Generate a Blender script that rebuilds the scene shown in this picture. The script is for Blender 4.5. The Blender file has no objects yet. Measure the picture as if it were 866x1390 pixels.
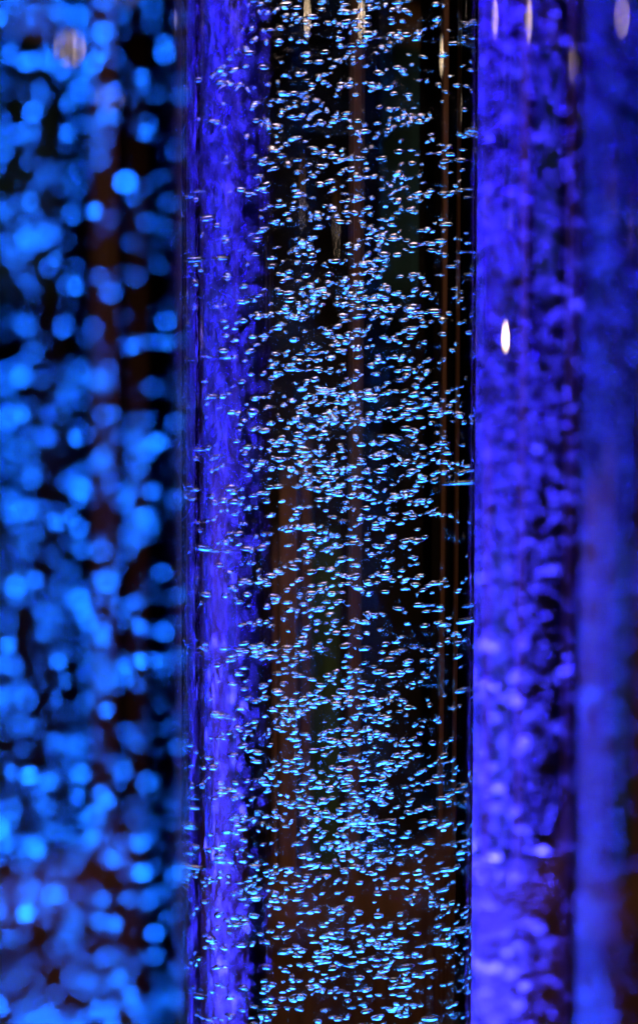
import bpy, bmesh, math, random
import numpy as np
from mathutils import Vector, Matrix, Euler

# ------------------------------------------------------------------ camera, world, exposure
scene = bpy.context.scene
COL = scene.collection
R_ = math.radians
ZC = 1.30                      # height of the point the camera looks at
PITCH = R_(4.2)
DIST = 1.5                     # focus distance: the axis of the middle tube
PX = 0.525 / 1390              # metres per photograph pixel at the focus distance

cam_d = bpy.data.cameras.new('camera')
cam = bpy.data.objects.new('camera', cam_d)
COL.objects.link(cam)
scene.camera = cam
cam.location = (0, 0, ZC + DIST * math.tan(PITCH))
cam.rotation_euler = (Euler((R_(90) - PITCH, 0, 0)).to_matrix() @ Matrix.Rotation(R_(0.22), 3, 'Z')).to_euler()
cam_d.sensor_width = 36
cam_d.lens = 36 * (DIST / math.cos(PITCH)) / 0.525
cam_d.clip_start = 0.05
cam_d.clip_end = 60
cam_d.dof.use_dof = True
cam_d.dof.focus_distance = DIST / math.cos(PITCH) - 0.004
cam_d.dof.aperture_fstop = (cam_d.lens / 1000) / 0.033
cam_d.dof.aperture_blades = 0

world = bpy.data.worlds.new('World')
scene.world = world
world.use_nodes = True
world.node_tree.nodes['Background'].inputs[0].default_value = (0.9, 0.55, 0.45, 1)
world.node_tree.nodes['Background'].inputs[1].default_value = 0.0015

vs = scene.view_settings
vs.view_transform = 'Standard'
vs.look = 'None'
vs.exposure = 0
vs.gamma = 1
vs.use_curve_mapping = False

cy = scene.cycles
cy.use_adaptive_sampling = False
cy.use_denoising = True
try:
    cy.denoiser = 'OPENIMAGEDENOISE'
    cy.denoising_input_passes = 'RGB_ALBEDO_NORMAL'
    cy.denoising_prefilter = 'ACCURATE'
except Exception:
    pass
cy.max_bounces = 28
cy.diffuse_bounces = 2
cy.glossy_bounces = 8
cy.transmission_bounces = 24
cy.transparent_max_bounces = 96
cy.caustics_reflective = False
cy.caustics_refractive = False
cy.sample_clamp_indirect = 30
cy.blur_glossy = 0.0


def make_light(name, kind, loc, color, power, parent=None, **kw):
    d = bpy.data.lights.new(name, kind)
    d.color = color
    d.energy = power
    for k, v in kw.items():
        setattr(d, k, v)
    o = bpy.data.objects.new(name, d)
    COL.objects.link(o)
    o.location = loc
    o.parent = parent
    return o


# added warm spots without a known fixture, to brighten the timber behind the tubes
for (x, y, z, tx, ty, tz, pw) in ((-1.5, 2.9, 2.75, -1.6, 5.0, 0.9, 58), (1.6, 2.9, 2.75, 1.3, 5.0, 0.9, 54), (0.1, 3.1, 2.75, 0.1, 5.0, 0.7, 46)):
    s = make_light('added_warm_spot', 'SPOT', (x, y, z), (1.0, 0.55, 0.30), pw, spot_size=R_(62), spot_blend=0.8, shadow_soft_size=0.04)
    s.rotation_euler = Vector((tx - x, ty - y, tz - z)).to_track_quat('-Z', 'Y').to_euler()


# ------------------------------------------------------------------ helpers
def tag(o, label=None, cat=None, group=None, kind=None):
    if label: o['label'] = label
    if cat: o['category'] = cat
    if group: o['group'] = group
    if kind: o['kind'] = kind
    return o


def empty(name, loc):
    o = bpy.data.objects.new(name, None)
    o.empty_display_size = 0.05
    COL.objects.link(o)
    o.location = loc
    return o


def mesh_obj(name, bm, mat, parent=None, smooth=True):
    me = bpy.data.meshes.new(name)
    bm.to_mesh(me)
    bm.free()
    me.materials.append(mat)
    if smooth:
        for p in me.polygons: p.use_smooth = True
    o = bpy.data.objects.new(name, me)
    COL.objects.link(o)
    o.parent = parent
    return o


def lathe(profile, seg=64, bm=None, closed=False, sharp=math.radians(35)):
    """profile: (r, z) points from the axis outwards / upwards; r=0 closes on the axis"""
    bm = bm or bmesh.new()
    rings = []
    for r, z in profile:
        if r <= 1e-7:
            rings.append([bm.verts.new((0, 0, z))])
        else:
            rings.append([bm.verts.new((r * math.cos(2 * math.pi * i / seg), r * math.sin(2 * math.pi * i / seg), z)) for i in range(seg)])
    pairs = list(zip(rings[:-1], rings[1:]))
    if closed: pairs.append((rings[-1], rings[0]))
    for a, b in pairs:
        for i in range(seg):
            j = (i + 1) % seg
            if len(a) == 1 and len(b) == 1: continue
            if len(a) == 1: bm.faces.new((a[0], b[j], b[i]))
            elif len(b) == 1: bm.faces.new((a[i], a[j], b[0]))
            else: bm.faces.new((a[i], a[j], b[j], b[i]))
    bmesh.ops.recalc_face_normals(bm, faces=bm.faces)
    bm.normal_update()
    for e in bm.edges:
        if len(e.link_faces) == 2 and e.calc_face_angle(0) > sharp: e.smooth = False
    return bm


def box(x0, x1, y0, y1, z0, z1, bev=0.0):
    bm = bmesh.new()
    bmesh.ops.create_cube(bm, size=1)
    for v in bm.verts:
        v.co = Vector(((x0 + x1) / 2 + v.co.x * (x1 - x0), (y0 + y1) / 2 + v.co.y * (y1 - y0), (z0 + z1) / 2 + v.co.z * (z1 - z0)))
    if bev:
        bmesh.ops.bevel(bm, geom=list(bm.edges), offset=bev, segments=2, affect='EDGES', profile=0.6)
    return bm


def nt(name):
    m = bpy.data.materials.new(name)
    m.use_nodes = True
    t = m.node_tree
    for n in list(t.nodes): t.nodes.remove(n)
    return m, t, t.nodes.new('ShaderNodeOutputMaterial')


def node(t, kind, **kw):
    n = t.nodes.new(kind)
    for k, v in kw.items():
        if k in n.inputs: n.inputs[k].default_value = v
        else: setattr(n, k, v)
    return n


def stretched_noise(t, sx, sz, scale=1.0, detail=3.0, rough=0.55):
    tc = node(t, 'ShaderNodeTexCoord')
    mp = node(t, 'ShaderNodeMapping')
    mp.inputs['Scale'].default_value = (sx, sx, sz)
    t.links.new(tc.outputs['Object'], mp.inputs['Vector'])
    nz = node(t, 'ShaderNodeTexNoise')
    nz.inputs['Scale'].default_value = scale
    nz.inputs['Detail'].default_value = detail
    nz.inputs['Roughness'].default_value = rough
    t.links.new(mp.outputs['Vector'], nz.inputs['Vector'])
    return nz


def clear_material(name, ior, streak=0.0, tint=(1, 1, 1), gloss_rough=0.02):
    """smooth dielectric: sharp refraction, very slightly soft reflection; streak = faint drawn lines along the tube"""
    m, t, out = nt(name)
    fr = node(t, 'ShaderNodeFresnel'); fr.inputs['IOR'].default_value = ior
    re = node(t, 'ShaderNodeBsdfRefraction'); re.inputs['IOR'].default_value = ior; re.inputs['Roughness'].default_value = 0.0
    re.inputs['Color'].default_value = (*tint, 1)
    gl = node(t, 'ShaderNodeBsdfGlossy'); gl.inputs['Roughness'].default_value = gloss_rough
    mx = node(t, 'ShaderNodeMixShader')
    t.links.new(fr.outputs[0], mx.inputs[0])
    t.links.new(re.outputs[0], mx.inputs[1])
    t.links.new(gl.outputs[0], mx.inputs[2])
    if streak:
        nz = stretched_noise(t, 95, 0.7)
        bp = node(t, 'ShaderNodeBump'); bp.inputs['Strength'].default_value = streak; bp.inputs['Distance'].default_value = 0.0006
        t.links.new(nz.outputs['Fac'], bp.inputs['Height'])
        for n in (fr, re, gl): t.links.new(bp.outputs[0], n.inputs['Normal'])
    t.links.new(mx.outputs[0], out.inputs['Surface'])
    return m


def bubble_material(name, rough, see_through, tint=(1, 1, 1)):
    """air inside water: total reflection near the rim, see-through in the middle"""
    m, t, out = nt(name)
    fr = node(t, 'ShaderNodeFresnel'); fr.inputs['IOR'].default_value = 0.752
    gl = node(t, 'ShaderNodeBsdfGlossy'); gl.inputs['Roughness'].default_value = rough
    gl.inputs['Color'].default_value = (*tint, 1)
    tr = node(t, 'ShaderNodeBsdfTransparent')
    re = node(t, 'ShaderNodeBsdfRefraction'); re.inputs['IOR'].default_value = 0.752; re.inputs['Roughness'].default_value = rough
    body = node(t, 'ShaderNodeMixShader'); body.inputs[0].default_value = see_through
    t.links.new(re.outputs[0], body.inputs[1]); t.links.new(tr.outputs[0], body.inputs[2])
    mx = node(t, 'ShaderNodeMixShader')
    t.links.new(fr.outputs[0], mx.inputs[0])
    t.links.new(body.outputs[0], mx.inputs[1]); t.links.new(gl.outputs[0], mx.inputs[2])
    t.links.new(mx.outputs[0], out.inputs['Surface'])
    return m


def solid(name, col_a, col_b, rough=0.5, sx=20, sz=20, bump=0.0, metallic=0.0):
    m, t, out = nt(name)
    p = node(t, 'ShaderNodeBsdfPrincipled')
    p.inputs['Roughness'].default_value = rough
    p.inputs['Metallic'].default_value = metallic
    nz = stretched_noise(t, sx, sz, 1.0, 4)
    rp = node(t, 'ShaderNodeValToRGB')
    rp.color_ramp.elements[0].position = 0.3; rp.color_ramp.elements[0].color = (*col_a, 1)
    rp.color_ramp.elements[1].position = 0.7; rp.color_ramp.elements[1].color = (*col_b, 1)
    t.links.new(nz.outputs['Fac'], rp.inputs[0])
    t.links.new(rp.outputs[0], p.inputs['Base Color'])
    if bump:
        bp = node(t, 'ShaderNodeBump'); bp.inputs['Strength'].default_value = bump; bp.inputs['Distance'].default_value = 0.002
        t.links.new(nz.outputs['Fac'], bp.inputs['Height']); t.links.new(bp.outputs[0], p.inputs['Normal'])
    t.links.new(p.outputs[0], out.inputs['Surface'])
    return m


def glow(name, color, strength):
    m, t, out = nt(name)
    e = node(t, 'ShaderNodeEmission')
    e.inputs['Color'].default_value = (*color, 1)
    e.inputs['Strength'].default_value = strength
    t.links.new(e.outputs[0], out.inputs['Surface'])
    return m


M = {
    'acrylic': clear_material('clear_acrylic', 1.49, streak=0.15, tint=(0.985, 0.99, 1.0)),
    'water': clear_material('water', 1.33 / 1.49, tint=(0.985, 0.992, 1.0)),
    'bubble': bubble_material('air_bubble', 0.25, 0.8),
    'bubble_glint': bubble_material('glinting_air_bubble', 0.13, 0.8),
    'bubble_bright': bubble_material('clear_air_bubble', 0.22, 0.8),
    'bubble_faint': bubble_material('dimmed_air_bubble', 0.42, 0.9, (0.35, 0.35, 0.35)),  # reflection colour darkened to imitate bubbles dimmed by depth and shadow
    'bubble_soft': bubble_material('fine_air_bubble', 0.34, 0.8),
    'base': solid('black_plastic', (0.012, 0.012, 0.013), (0.02, 0.02, 0.022), 0.35, 40, 40, 0.1),
    'steel': solid('brushed_steel', (0.35, 0.35, 0.36), (0.5, 0.5, 0.5), 0.3, 60, 4, 0.05, 1.0),
    'wood': solid('brown_timber', (0.12, 0.065, 0.042), (0.25, 0.145, 0.095), 0.55, 9, 0.7, 0.3),
    'floor': solid('dark_floor', (0.05, 0.026, 0.018), (0.10, 0.05, 0.035), 0.45, 1.2, 6, 0.1),
    'wall': solid('dark_wall', (0.010, 0.009, 0.010), (0.020, 0.016, 0.016), 0.8, 2, 2, 0.1),
    'green': solid('dark_green_fabric', (0.03, 0.09, 0.035), (0.06, 0.14, 0.05), 0.8, 12, 2, 0.3),
    'teal': solid('dark_teal_fabric', (0.01, 0.07, 0.09), (0.02, 0.11, 0.13), 0.8, 12, 2, 0.3),
    'shade': solid('brass', (0.25, 0.15, 0.05), (0.4, 0.26, 0.1), 0.35, 20, 20, 0.05, 1.0),
    'bulb': glow('warm_bulb', (1.0, 0.70, 0.40), 12),
}

# ------------------------------------------------------------------ setting
tag(mesh_obj('floor', box(-7, 7, -3, 9, -0.1, 0.0), M['floor'], smooth=False), 'dark brown floor in the shadows behind the tubes', 'floor', kind='structure')
tag(mesh_obj('back_wall', box(-7, 7, 6.6, 6.75, 0.0, 3.4), M['wall'], smooth=False), 'nearly black wall far behind the tubes', 'wall', kind='structure')

for (x, w, y, h, label) in (
        (0.24, 0.10, 5.05, 1.16, 'slim low brown timber post behind the sharp tube, nearest its middle'),
        (0.42, 0.18, 5.0, 1.10, 'widest low brown timber post behind the violet tube'),
        (0.60, 0.06, 5.1, 0.98, 'slimmest low brown timber post right of the violet tube'),
        (-0.26, 0.11, 5.0, 2.6, 'thin brown timber post in the dark gap beside the sharp tube'),
        (-1.75, 0.16, 5.0, 3.0, 'brown timber post showing as a streak near the sharp tube right wall'),
        (-2.55, 0.20, 5.1, 3.0, 'outer brown timber post squeezed against the sharp tube right wall'),
        (0.98, 0.14, 5.0, 0.95, 'brown timber post right of the farthest blue tube'),
        (1.75, 0.22, 5.1, 3.0, 'tall brown timber post squeezed against the sharp tube left wall')):
    p = mesh_obj('timber_post', box(-w / 2, w / 2, -w / 2, w / 2, 0, h, 0.008), M['wood'], smooth=False)
    p.location = (x, y, 0)
    tag(p, label, 'post', 'timber posts in the dark background')

t = empty('wooden_bench', (0.0, 4.72, 0))
tag(t, 'low brown wooden bench in the shadows at the bottom behind the tubes', 'bench')
for k in range(4):
    b_ = mesh_obj('seat_plank', box(-2.2, 2.2, -0.05, 0.05, 0, 0.035, 0.005), M['wood'], t, smooth=False)
    b_.location = (0, -0.165 + k * 0.11, 0.40 + 0.002 * (k % 2))
for k in range(2):
    b_ = mesh_obj('front_board', box(-2.2, 2.2, -0.012, 0.012, 0, 0.15, 0.004), M['wood'], t, smooth=False)
    b_.location = (0, -0.19, 0.07 + k * 0.165)
for x in (-2.1, -0.7, 0.7, 2.1):
    b_ = mesh_obj('leg', box(-0.04, 0.04, -0.17, 0.20, 0, 0.398, 0.004), M['wood'], t, smooth=False)
    b_.location = (x, 0, 0)

g = mesh_obj('fabric_panel', box(-0.16, 0.16, -0.02, 0.02, 0, 0.98, 0.01), M['green'], smooth=False)
g.location = (0.06, 5.2, 0)
tag(g, 'dark green upright panel showing faintly behind the sharp tube', 'panel')
t = empty('glow_banner', (-0.95, 5.6, 1.42))  # added banner whose teal cloth stands in for a glow
tag(t, 'dark teal banner added for the teal glow in the upper part of the sharp tube', 'banner')
mesh_obj('cloth', box(-0.34, 0.34, -0.006, 0.006, 0, 0.5, 0.003), M['teal'], t, smooth=False)
mesh_obj('rod', box(-0.37, 0.37, -0.012, 0.012, 0.501, 0.525, 0.004), M['shade'], t, smooth=False)
for x in (-0.33, 0.33):
    c_ = mesh_obj('cord', lathe([(0, 0.526), (0.003, 0.526), (0.003, 1.9), (0, 1.9)], 8), M['base'], t)
    c_.location = (x, 0, 0)


def pendant(x, y, z, label, s=1.0, e=1.0):
    t = empty('pendant_lamp', (x, y, z))
    tag(t, label, 'lamp', 'small warm lamps hanging in the background')
    mesh_obj('bulb', lathe([(r * s, h * s * e) for r, h in ((0, -0.022), (0.012, -0.019), (0.019, -0.008), (0.019, 0.004), (0.011, 0.02), (0.008, 0.03), (0, 0.03))], 20), M['bulb'], t)
    mesh_obj('socket', lathe([(0, 0.031 * s * e), (0.012, 0.031 * s * e), (0.013, 0.06), (0.005, 0.075), (0, 0.075)], 16), M['shade'], t)
    mesh_obj('cord', lathe([(0, 0.076), (0.0025, 0.076), (0.0025, 3.3 - z), (0, 3.3 - z)], 8), M['base'], t)
    return t


# ------------------------------------------------------------------ bubble tubes
H = 2.45
Z0 = 0.12       # top of the base = bottom of the water


def bubble_tube(x, y, label, led_color, led_power, top_color, top_power, R_OUT=0.075, seg=320):
    R_IN = R_OUT - 0.004
    k = R_OUT - 0.075
    t = empty('bubble_tube', (x, y, 0))
    tag(t, label, 'bubble tube', 'water filled bubble tubes')
    # black plinth with a cup that holds the tube
    base = mesh_obj('base', lathe([(0, 0), (0.13 + k, 0), (0.135 + k, 0.006), (0.135 + k, 0.085), (0.128 + k, 0.095), (0.082 + k, 0.10), (0.082 + k, 0.16),
                                   (0.0765 + k, 0.16), (0.0765 + k, Z0 - 0.012), (0, Z0 - 0.012)], 96), M['base'], t)
    mesh_obj('collar', lathe([(0.0825 + k, 0.128), (0.086 + k, 0.129), (0.086 + k, 0.152), (0.0825 + k, 0.153)], 96, closed=True), M['steel'], base)
    wall = mesh_obj('tube_wall', lathe([(0, Z0 - 0.010), (R_OUT, Z0 - 0.010), (R_OUT, H), (0, H)], seg), M['acrylic'], t)
    mesh_obj('water', lathe([(0, Z0), (R_IN, Z0), (R_IN, H - 0.06), (0, H - 0.06)], seg), M['water'], t)
    mesh_obj('cap', lathe([(0, H + 0.002), (0.079 + k, H + 0.002), (0.079 + k, H - 0.05), (0.082 + k, H - 0.05), (0.082 + k, H + 0.02), (0.076 + k, H + 0.027), (0, H + 0.027)], 96), M['base'], t)
    led = make_light('led_disc', 'AREA', (0, 0, Z0 + 0.012), led_color, led_power, t, shape='DISK', size=0.11, spread=R_(70))
    led.rotation_euler = (math.pi, 0, 0)
    make_light('top_lamp', 'AREA', (0, 0, H - 0.075), top_color, top_power, t, shape='DISK', size=0.10, spread=R_(80))
    return t


AZURE = (0.025, 0.25, 1.0)
DEEP_AZURE = (0.006, 0.13, 1.0)
VIOLET = (0.035, 0.004, 1.0)
INDIGO = (0.044, 0.040, 1.0)
BLUE = (0.01, 0.075, 1.0)
PINK = (1.0, 0.66, 0.52)

TUBES = {
    'centre': (12.5 * PX, 1.5),
    'left': (-0.1265, 1.12),
    'right': (0.105, 1.85),
    'far': (0.202, 2.18),
    'side': (0.312, 1.90),  # unseen tube, added to fill violet along the sharp tube's left wall
}
bubble_tube(*TUBES['centre'], 'clear water tube in sharp focus filled with small pale blue bubbles', AZURE, 2.2, PINK, 0.07, seg=512)
bubble_tube(*TUBES['left'], 'blurred tube on the left full of big round azure bubbles', DEEP_AZURE, 800, DEEP_AZURE, 10)
bubble_tube(*TUBES['right'], 'slimmer blurred violet blue tube directly right of the sharp tube', INDIGO, 950, VIOLET, 8, 0.060)
bubble_tube(*TUBES['far'], 'farthest blurred blue tube at the right edge of the photo', BLUE, 230, VIOLET, 14)
bubble_tube(*TUBES['side'], 'added violet tube out of view, filling violet along the sharp tube left wall', INDIGO, 560, VIOLET, 30)


# ------------------------------------------------------------------ bubbles
def bubble_shape(level, rng):
    """an unevenly flattened bubble, unit radius"""
    bm = bmesh.new()
    bmesh.ops.create_icosphere(bm, subdivisions=level, radius=1)
    a, b, c = (rng.uniform(-1, 1) for _ in range(3))
    dent = rng.uniform(0.0, 0.22)
    for v in bm.verts:
        p = v.co.copy()
        w = 1 + 0.07 * math.sin(2.1 * p.x + 3 * a) + 0.07 * math.sin(2.3 * p.y + 3 * b)
        q = p * w
        q.z += 0.10 * c * (p.x * p.x - 0.4)
        if p.z < 0: q.z *= 1 - dent * (1 - p.x * p.x - p.y * p.y)
        v.co = q
    return bm


def spread(n, zlo, zhi, core, rng, dens=None, chain=0.5, size=(0.0008, 0.0021), rmax=0.066, bias=None, inner=0.72, mean=None, sigma=0.26, big=None):
    """positions, radii and tilts of bubbles rising in clumps and short chains, none touching the wall or another"""
    out, grid, cell = [], {}, 0.0062

    def free(p, r):
        k = tuple(int(math.floor(c / cell)) for c in p)
        for i in (-1, 0, 1):
            for j in (-1, 0, 1):
                for l in (-1, 0, 1):
                    for q, s in grid.get((k[0] + i, k[1] + j, k[2] + l), ()):
                        d2 = (p[0] - q[0]) ** 2 + (p[1] - q[1]) ** 2 + ((p[2] - q[2]) * 1.6) ** 2
                        if d2 < (r + s) ** 2: return False
        return True

    tries = 0
    while len(out) < n and tries < n * 60:
        tries += 1
        z = rng.uniform(zlo, zhi)
        u = (z - zlo) / (zhi - zlo)
        if dens and rng.random() > dens(z): continue
        cw = core(z)
        if rng.random() < inner:
            x, y = rng.gauss(0, cw), rng.gauss(0, cw)
            if bias: x += bias(z)
        else:
            a = rng.uniform(0, 2 * math.pi); q = rmax * math.sqrt(rng.random())
            x, y = q * math.cos(a), q * math.sin(a)
        lead = (x, y, z)
        m = 1 if rng.random() > chain else rng.randint(2, 6)
        slope = rng.gauss(0.25, 0.45)
        az = rng.uniform(-0.9, 0.9) + (math.pi if rng.random() < 0.5 else 0)
        for _ in range(m):
            r = min(size[1], max(size[0], rng.lognormvariate(math.log(mean or (size[0] * size[1]) ** 0.5), sigma)))
            if big and z < big[1] and rng.random() < big[0]: r = rng.uniform(big[2], big[3])
            if math.hypot(x, y) < rmax and free((x, y, z), r):
                k = tuple(int(math.floor(c / cell)) for c in (x, y, z))
                grid.setdefault(k, []).append(((x, y, z), r))
                out.append((x, y, z, r, rng.uniform(0.40, 0.68), rng.gauss(0.0, 0.16), rng.gauss(-0.14, 0.18), rng.uniform(0, 6.283)))
                if len(out) >= n: break
            st = r * rng.uniform(1.6, 2.8)
            x += st * math.cos(az); y += st * math.sin(az) * 0.8
            z += st * slope * math.cos(az) + rng.gauss(0, r * 0.8)
    return out


def matrix_of(b, tx, ty):
    x, y, z, r, fl, ra, rb, sp = b
    return (Matrix.Translation((tx + x, ty + y, z)) @ Euler((ra, rb, 0)).to_matrix().to_4x4()
            @ Matrix.Diagonal((r, r, r * fl, 1)) @ Matrix.Rotation(sp, 4, 'Z'))


def pick(mix, rng):
    """material slot of one bubble: 0 plain, 1 faint, 2 bright, 3 glinting"""
    u, k = rng.random(), 0
    for i, w in enumerate(mix or ()):
        u -= w
        if u < 0: return i + 1
    return 0


def joined(name, items, shapes, tx, ty, mat, rng, mix=None):
    vs_, fs_, ms_, n0 = [], [], [], 0
    for b in items:
        v, f = shapes[rng.randrange(len(shapes))]
        m = np.array(matrix_of(b, tx, ty))
        vs_.append(v @ m[:3, :3].T + m[:3, 3])
        fs_.append(f + n0)
        ms_.append(np.full(len(f), pick(mix, rng), dtype=np.int32))
        n0 += len(v)
    V = np.concatenate(vs_); F = np.concatenate(fs_)
    me = bpy.data.meshes.new(name)
    me.vertices.add(len(V)); me.vertices.foreach_set('co', V.astype(np.float32).ravel())
    me.loops.add(F.size); me.loops.foreach_set('vertex_index', F.astype(np.int32).ravel())
    me.polygons.add(len(F)); me.polygons.foreach_set('loop_start', np.arange(0, F.size, 3, dtype=np.int32))
    me.polygons.foreach_set('use_smooth', np.ones(len(F), dtype=bool))
    me.update(); me.validate()
    me.materials.append(mat)
    if mix:
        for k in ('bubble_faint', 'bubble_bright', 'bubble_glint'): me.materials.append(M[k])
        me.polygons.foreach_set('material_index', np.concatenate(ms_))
    o = bpy.data.objects.new(name, me)
    COL.objects.link(o)
    return tag(o, kind='stuff')


def shape_set(level, count, rng, mat):
    arrs, meshes = [], []
    for _ in range(count):
        bm = bubble_shape(level, rng)
        arrs.append((np.array([v.co[:] for v in bm.verts]), np.array([[v.index for v in f.verts] for f in bm.faces])))
        me = bpy.data.meshes.new('bubble')
        bm.to_mesh(me); bm.free()
        me.materials.append(mat)
        for p in me.polygons: p.use_smooth = True
        meshes.append(me)
    return arrs, meshes


def single_bubbles(items, meshes, tx, ty, rng, label_of, group):
    for b in items:
        o = bpy.data.objects.new('air_bubble', meshes[rng.randrange(len(meshes))])
        COL.objects.link(o)
        o.matrix_world = matrix_of(b, tx, ty)
        tag(o, label_of(b), 'bubble', group)


def row(py):               # height on the middle tube of a photograph row
    return ZC - (py - 695) * PX


rng = random.Random(7)
A3, M3 = shape_set(3, 10, rng, M['bubble'])
A2, M2 = shape_set(2, 8, rng, M['bubble_soft'])
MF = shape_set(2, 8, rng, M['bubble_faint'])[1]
MB = shape_set(2, 5, rng, M['bubble_bright'])[1]

# the sharp tube
def dens_c(z):
    py = 695 - (z - ZC) / PX
    d = 0.62
    if py > 1040: d += 0.38
    d += 0.30 * math.exp(-((py - 600) / 110) ** 2)
    if py < 120: d -= 0.12
    d -= 0.15 * math.exp(-((py - 720) / 60) ** 2)
    return d

def core_c(z):
    py = 695 - (z - ZC) / PX
    return 0.026 + 0.012 * max(0, min(1, (py - 1000) / 250)) + 0.004 * max(0, min(1, (400 - py) / 300))

cb = spread(4000, row(1480), row(-90), core_c, rng, dens_c, 0.30, (0.0009, 0.0027), bias=lambda z: 0.007)
cx, cyy = TUBES['centre']
view = [b for b in cb if row(1390) < b[2] < row(0)]
view.sort(key=lambda b: -(b[3] * (1.15 if b[1] < 0 else 0.9)))
big = view[:180]
ids = set(map(id, big))


def company(b, items, reach):
    n = sum(1 for q in items if q is not b and abs(q[0] - b[0]) < reach and abs(q[2] - b[2]) < reach * 0.6)
    return 'alone' if n < 3 else 'beside others' if n < 6 else 'in a crowd'


def label_c(b):
    f = (row(0) - b[2]) / (row(0) - row(1390))
    v = ('top', 'upper', 'middle', 'lower', 'bottom')[min(4, int(f * 5))]
    h = 'left' if b[0] < -0.018 else 'right' if b[0] > 0.024 else 'centre'
    t = 'rising rightwards' if b[6] < -0.16 else 'sinking rightwards' if b[6] > 0.10 else 'level'
    k = 'large' if b[3] > 0.0021 else 'medium'
    g = 'thin' if b[4] < 0.49 else 'oval' if b[4] < 0.59 else 'plump'
    return '%s %s bubble, %s, %s, at the sharp tube %s %s' % (k, g, t, company(b, view, 0.006), v, h)


single_bubbles(big, M3, cx, cyy, rng, label_c, 'larger bubbles in the sharp tube')
o = joined('small_bubbles', [b for b in cb if id(b) not in ids], A3, cx, cyy, M['bubble'], rng)
tag(o, 'swarm of smaller pale blue bubbles rising in the sharp tube', 'bubbles')

# the blurred tube on the left, close to the camera
lb = spread(2900, 1.02, 1.62, lambda z: 0.034, rng, lambda z: 0.62 + 0.38 * max(0, min(1, (1.36 - z) / 0.15)), 0.08, (0.0005, 0.0024), inner=0.6, mean=0.00078, sigma=0.34, big=(0.016, 1.32, 0.0019, 0.0029))
lx, ly = TUBES['left']
lw = [b for b in lb if b[0] > 0.0 and 1.16 < b[2] < 1.51]
lv = sorted([b for b in lw if b[1] < 0.02], key=lambda b: -b[3])[:120]
ids = set(map(id, lv))


def label_l(b):
    v = ('bottom', 'low part', 'middle', 'high part', 'top')[min(4, int((b[2] - 1.16) / 0.07))]
    h = 'by its right wall' if b[0] > 0.04 else 'near its right side' if b[0] > 0.02 else 'at photo left edge'
    k = 'very big' if b[3] > 0.0014 else 'big'
    return '%s blurred azure bubble %s, left tube %s, %s' % (k, company(b, lw, 0.007), v, h)


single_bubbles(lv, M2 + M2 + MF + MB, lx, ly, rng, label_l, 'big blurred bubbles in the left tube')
o = joined('small_bubbles', [b for b in lb if id(b) not in ids], A2, lx, ly, M['bubble_soft'], rng, (0.60, 0.10, 0.01))
tag(o, 'swarm of blurred azure bubbles deeper inside the left tube', 'bubbles')

# the violet tube and the far tube behind
def core_r(z): return 0.0135 + 0.008 * max(0, min(1, (z - 1.0) / 0.4))


def core_f(z): return 0.008 + 0.014 * max(0, min(1, (z - 0.95) / 0.5))


rb = spread(11000, 0.84, 1.68, core_r, rng, None, 0.06, (0.0004, 0.0024), rmax=0.051, inner=0.95, mean=0.00058, sigma=0.36, big=(0.034, 1.20, 0.0026, 0.0036))
o = joined('small_bubbles', rb, A2, *TUBES['right'], M['bubble_soft'], rng, (0.45, 0.10, 0.04))
tag(o, 'dense swarm of blurred violet bubbles in the tube right of the sharp one', 'bubbles')
fb = spread(6000, 0.78, 1.74, core_f, rng, None, 0.06, (0.0004, 0.0024), inner=0.95, mean=0.00062, sigma=0.36, big=(0.014, 1.2, 0.0026, 0.0035))
o = joined('small_bubbles', fb, A2, *TUBES['far'], M['bubble_soft'], rng, (0.45, 0.08, 0.02))
tag(o, 'dense swarm of blurred blue bubbles in the farthest tube', 'bubbles')
o = joined('small_bubbles', spread(5500, 0.84, 1.68, core_f, rng, None, 0.08, (0.0004, 0.0024), inner=0.45, mean=0.00075, sigma=0.36, big=(0.03, 1.22, 0.0026, 0.0036)), A2, *TUBES['side'], M['bubble_soft'], rng, (0.45, 0.10, 0.04))
tag(o, 'swarm of violet bubbles in the added tube out of view', 'bubbles')

# ------------------------------------------------------------------ small warm lamps behind
for (x, y, z, s_, label) in (
        (-0.261, 4.6, 1.838, 0.38, 'pale warm lamp beside the dark gap left of the sharp tube'),
        (0.108, 2.12, 1.381, 0.085, 'brightest warm lamp, a tall white glint in the violet tube'),
        (0.276, 4.8, 1.545, 0.09, 'faint lamp glint at the violet tube left edge, upper part'),
        (0.172, 4.0, 1.783, 0.26, 'warm lamp glint in the top of the farthest tube'),
        (-0.750, 3.2, 1.681, 0.26, 'orange flame shaped lamp glint in the sharp tube upper right'),
        (-0.892, 2.6, 1.690, 0.09, 'thin yellow lamp streak by the sharp tube right wall, topmost'),
        (-0.760, 2.6, 1.590, 0.09, 'thin yellow lamp streak by the sharp tube right wall, lower one'),
        (-0.054, 5.0, 1.513, 0.10, 'small warm lamp dash near the sharp tube axis, upper part'),
        (0.820, 4.5, 1.505, 0.10, 'tiny white lamp dash where violet meets black in sharp tube'),
        (1.275, 4.5, 0.969, 0.30, 'lone white lamp dot inside the violet band, lower half')):
    pendant(x, y, z, label, s_, 3.4 if y < 2.2 else 1.0)
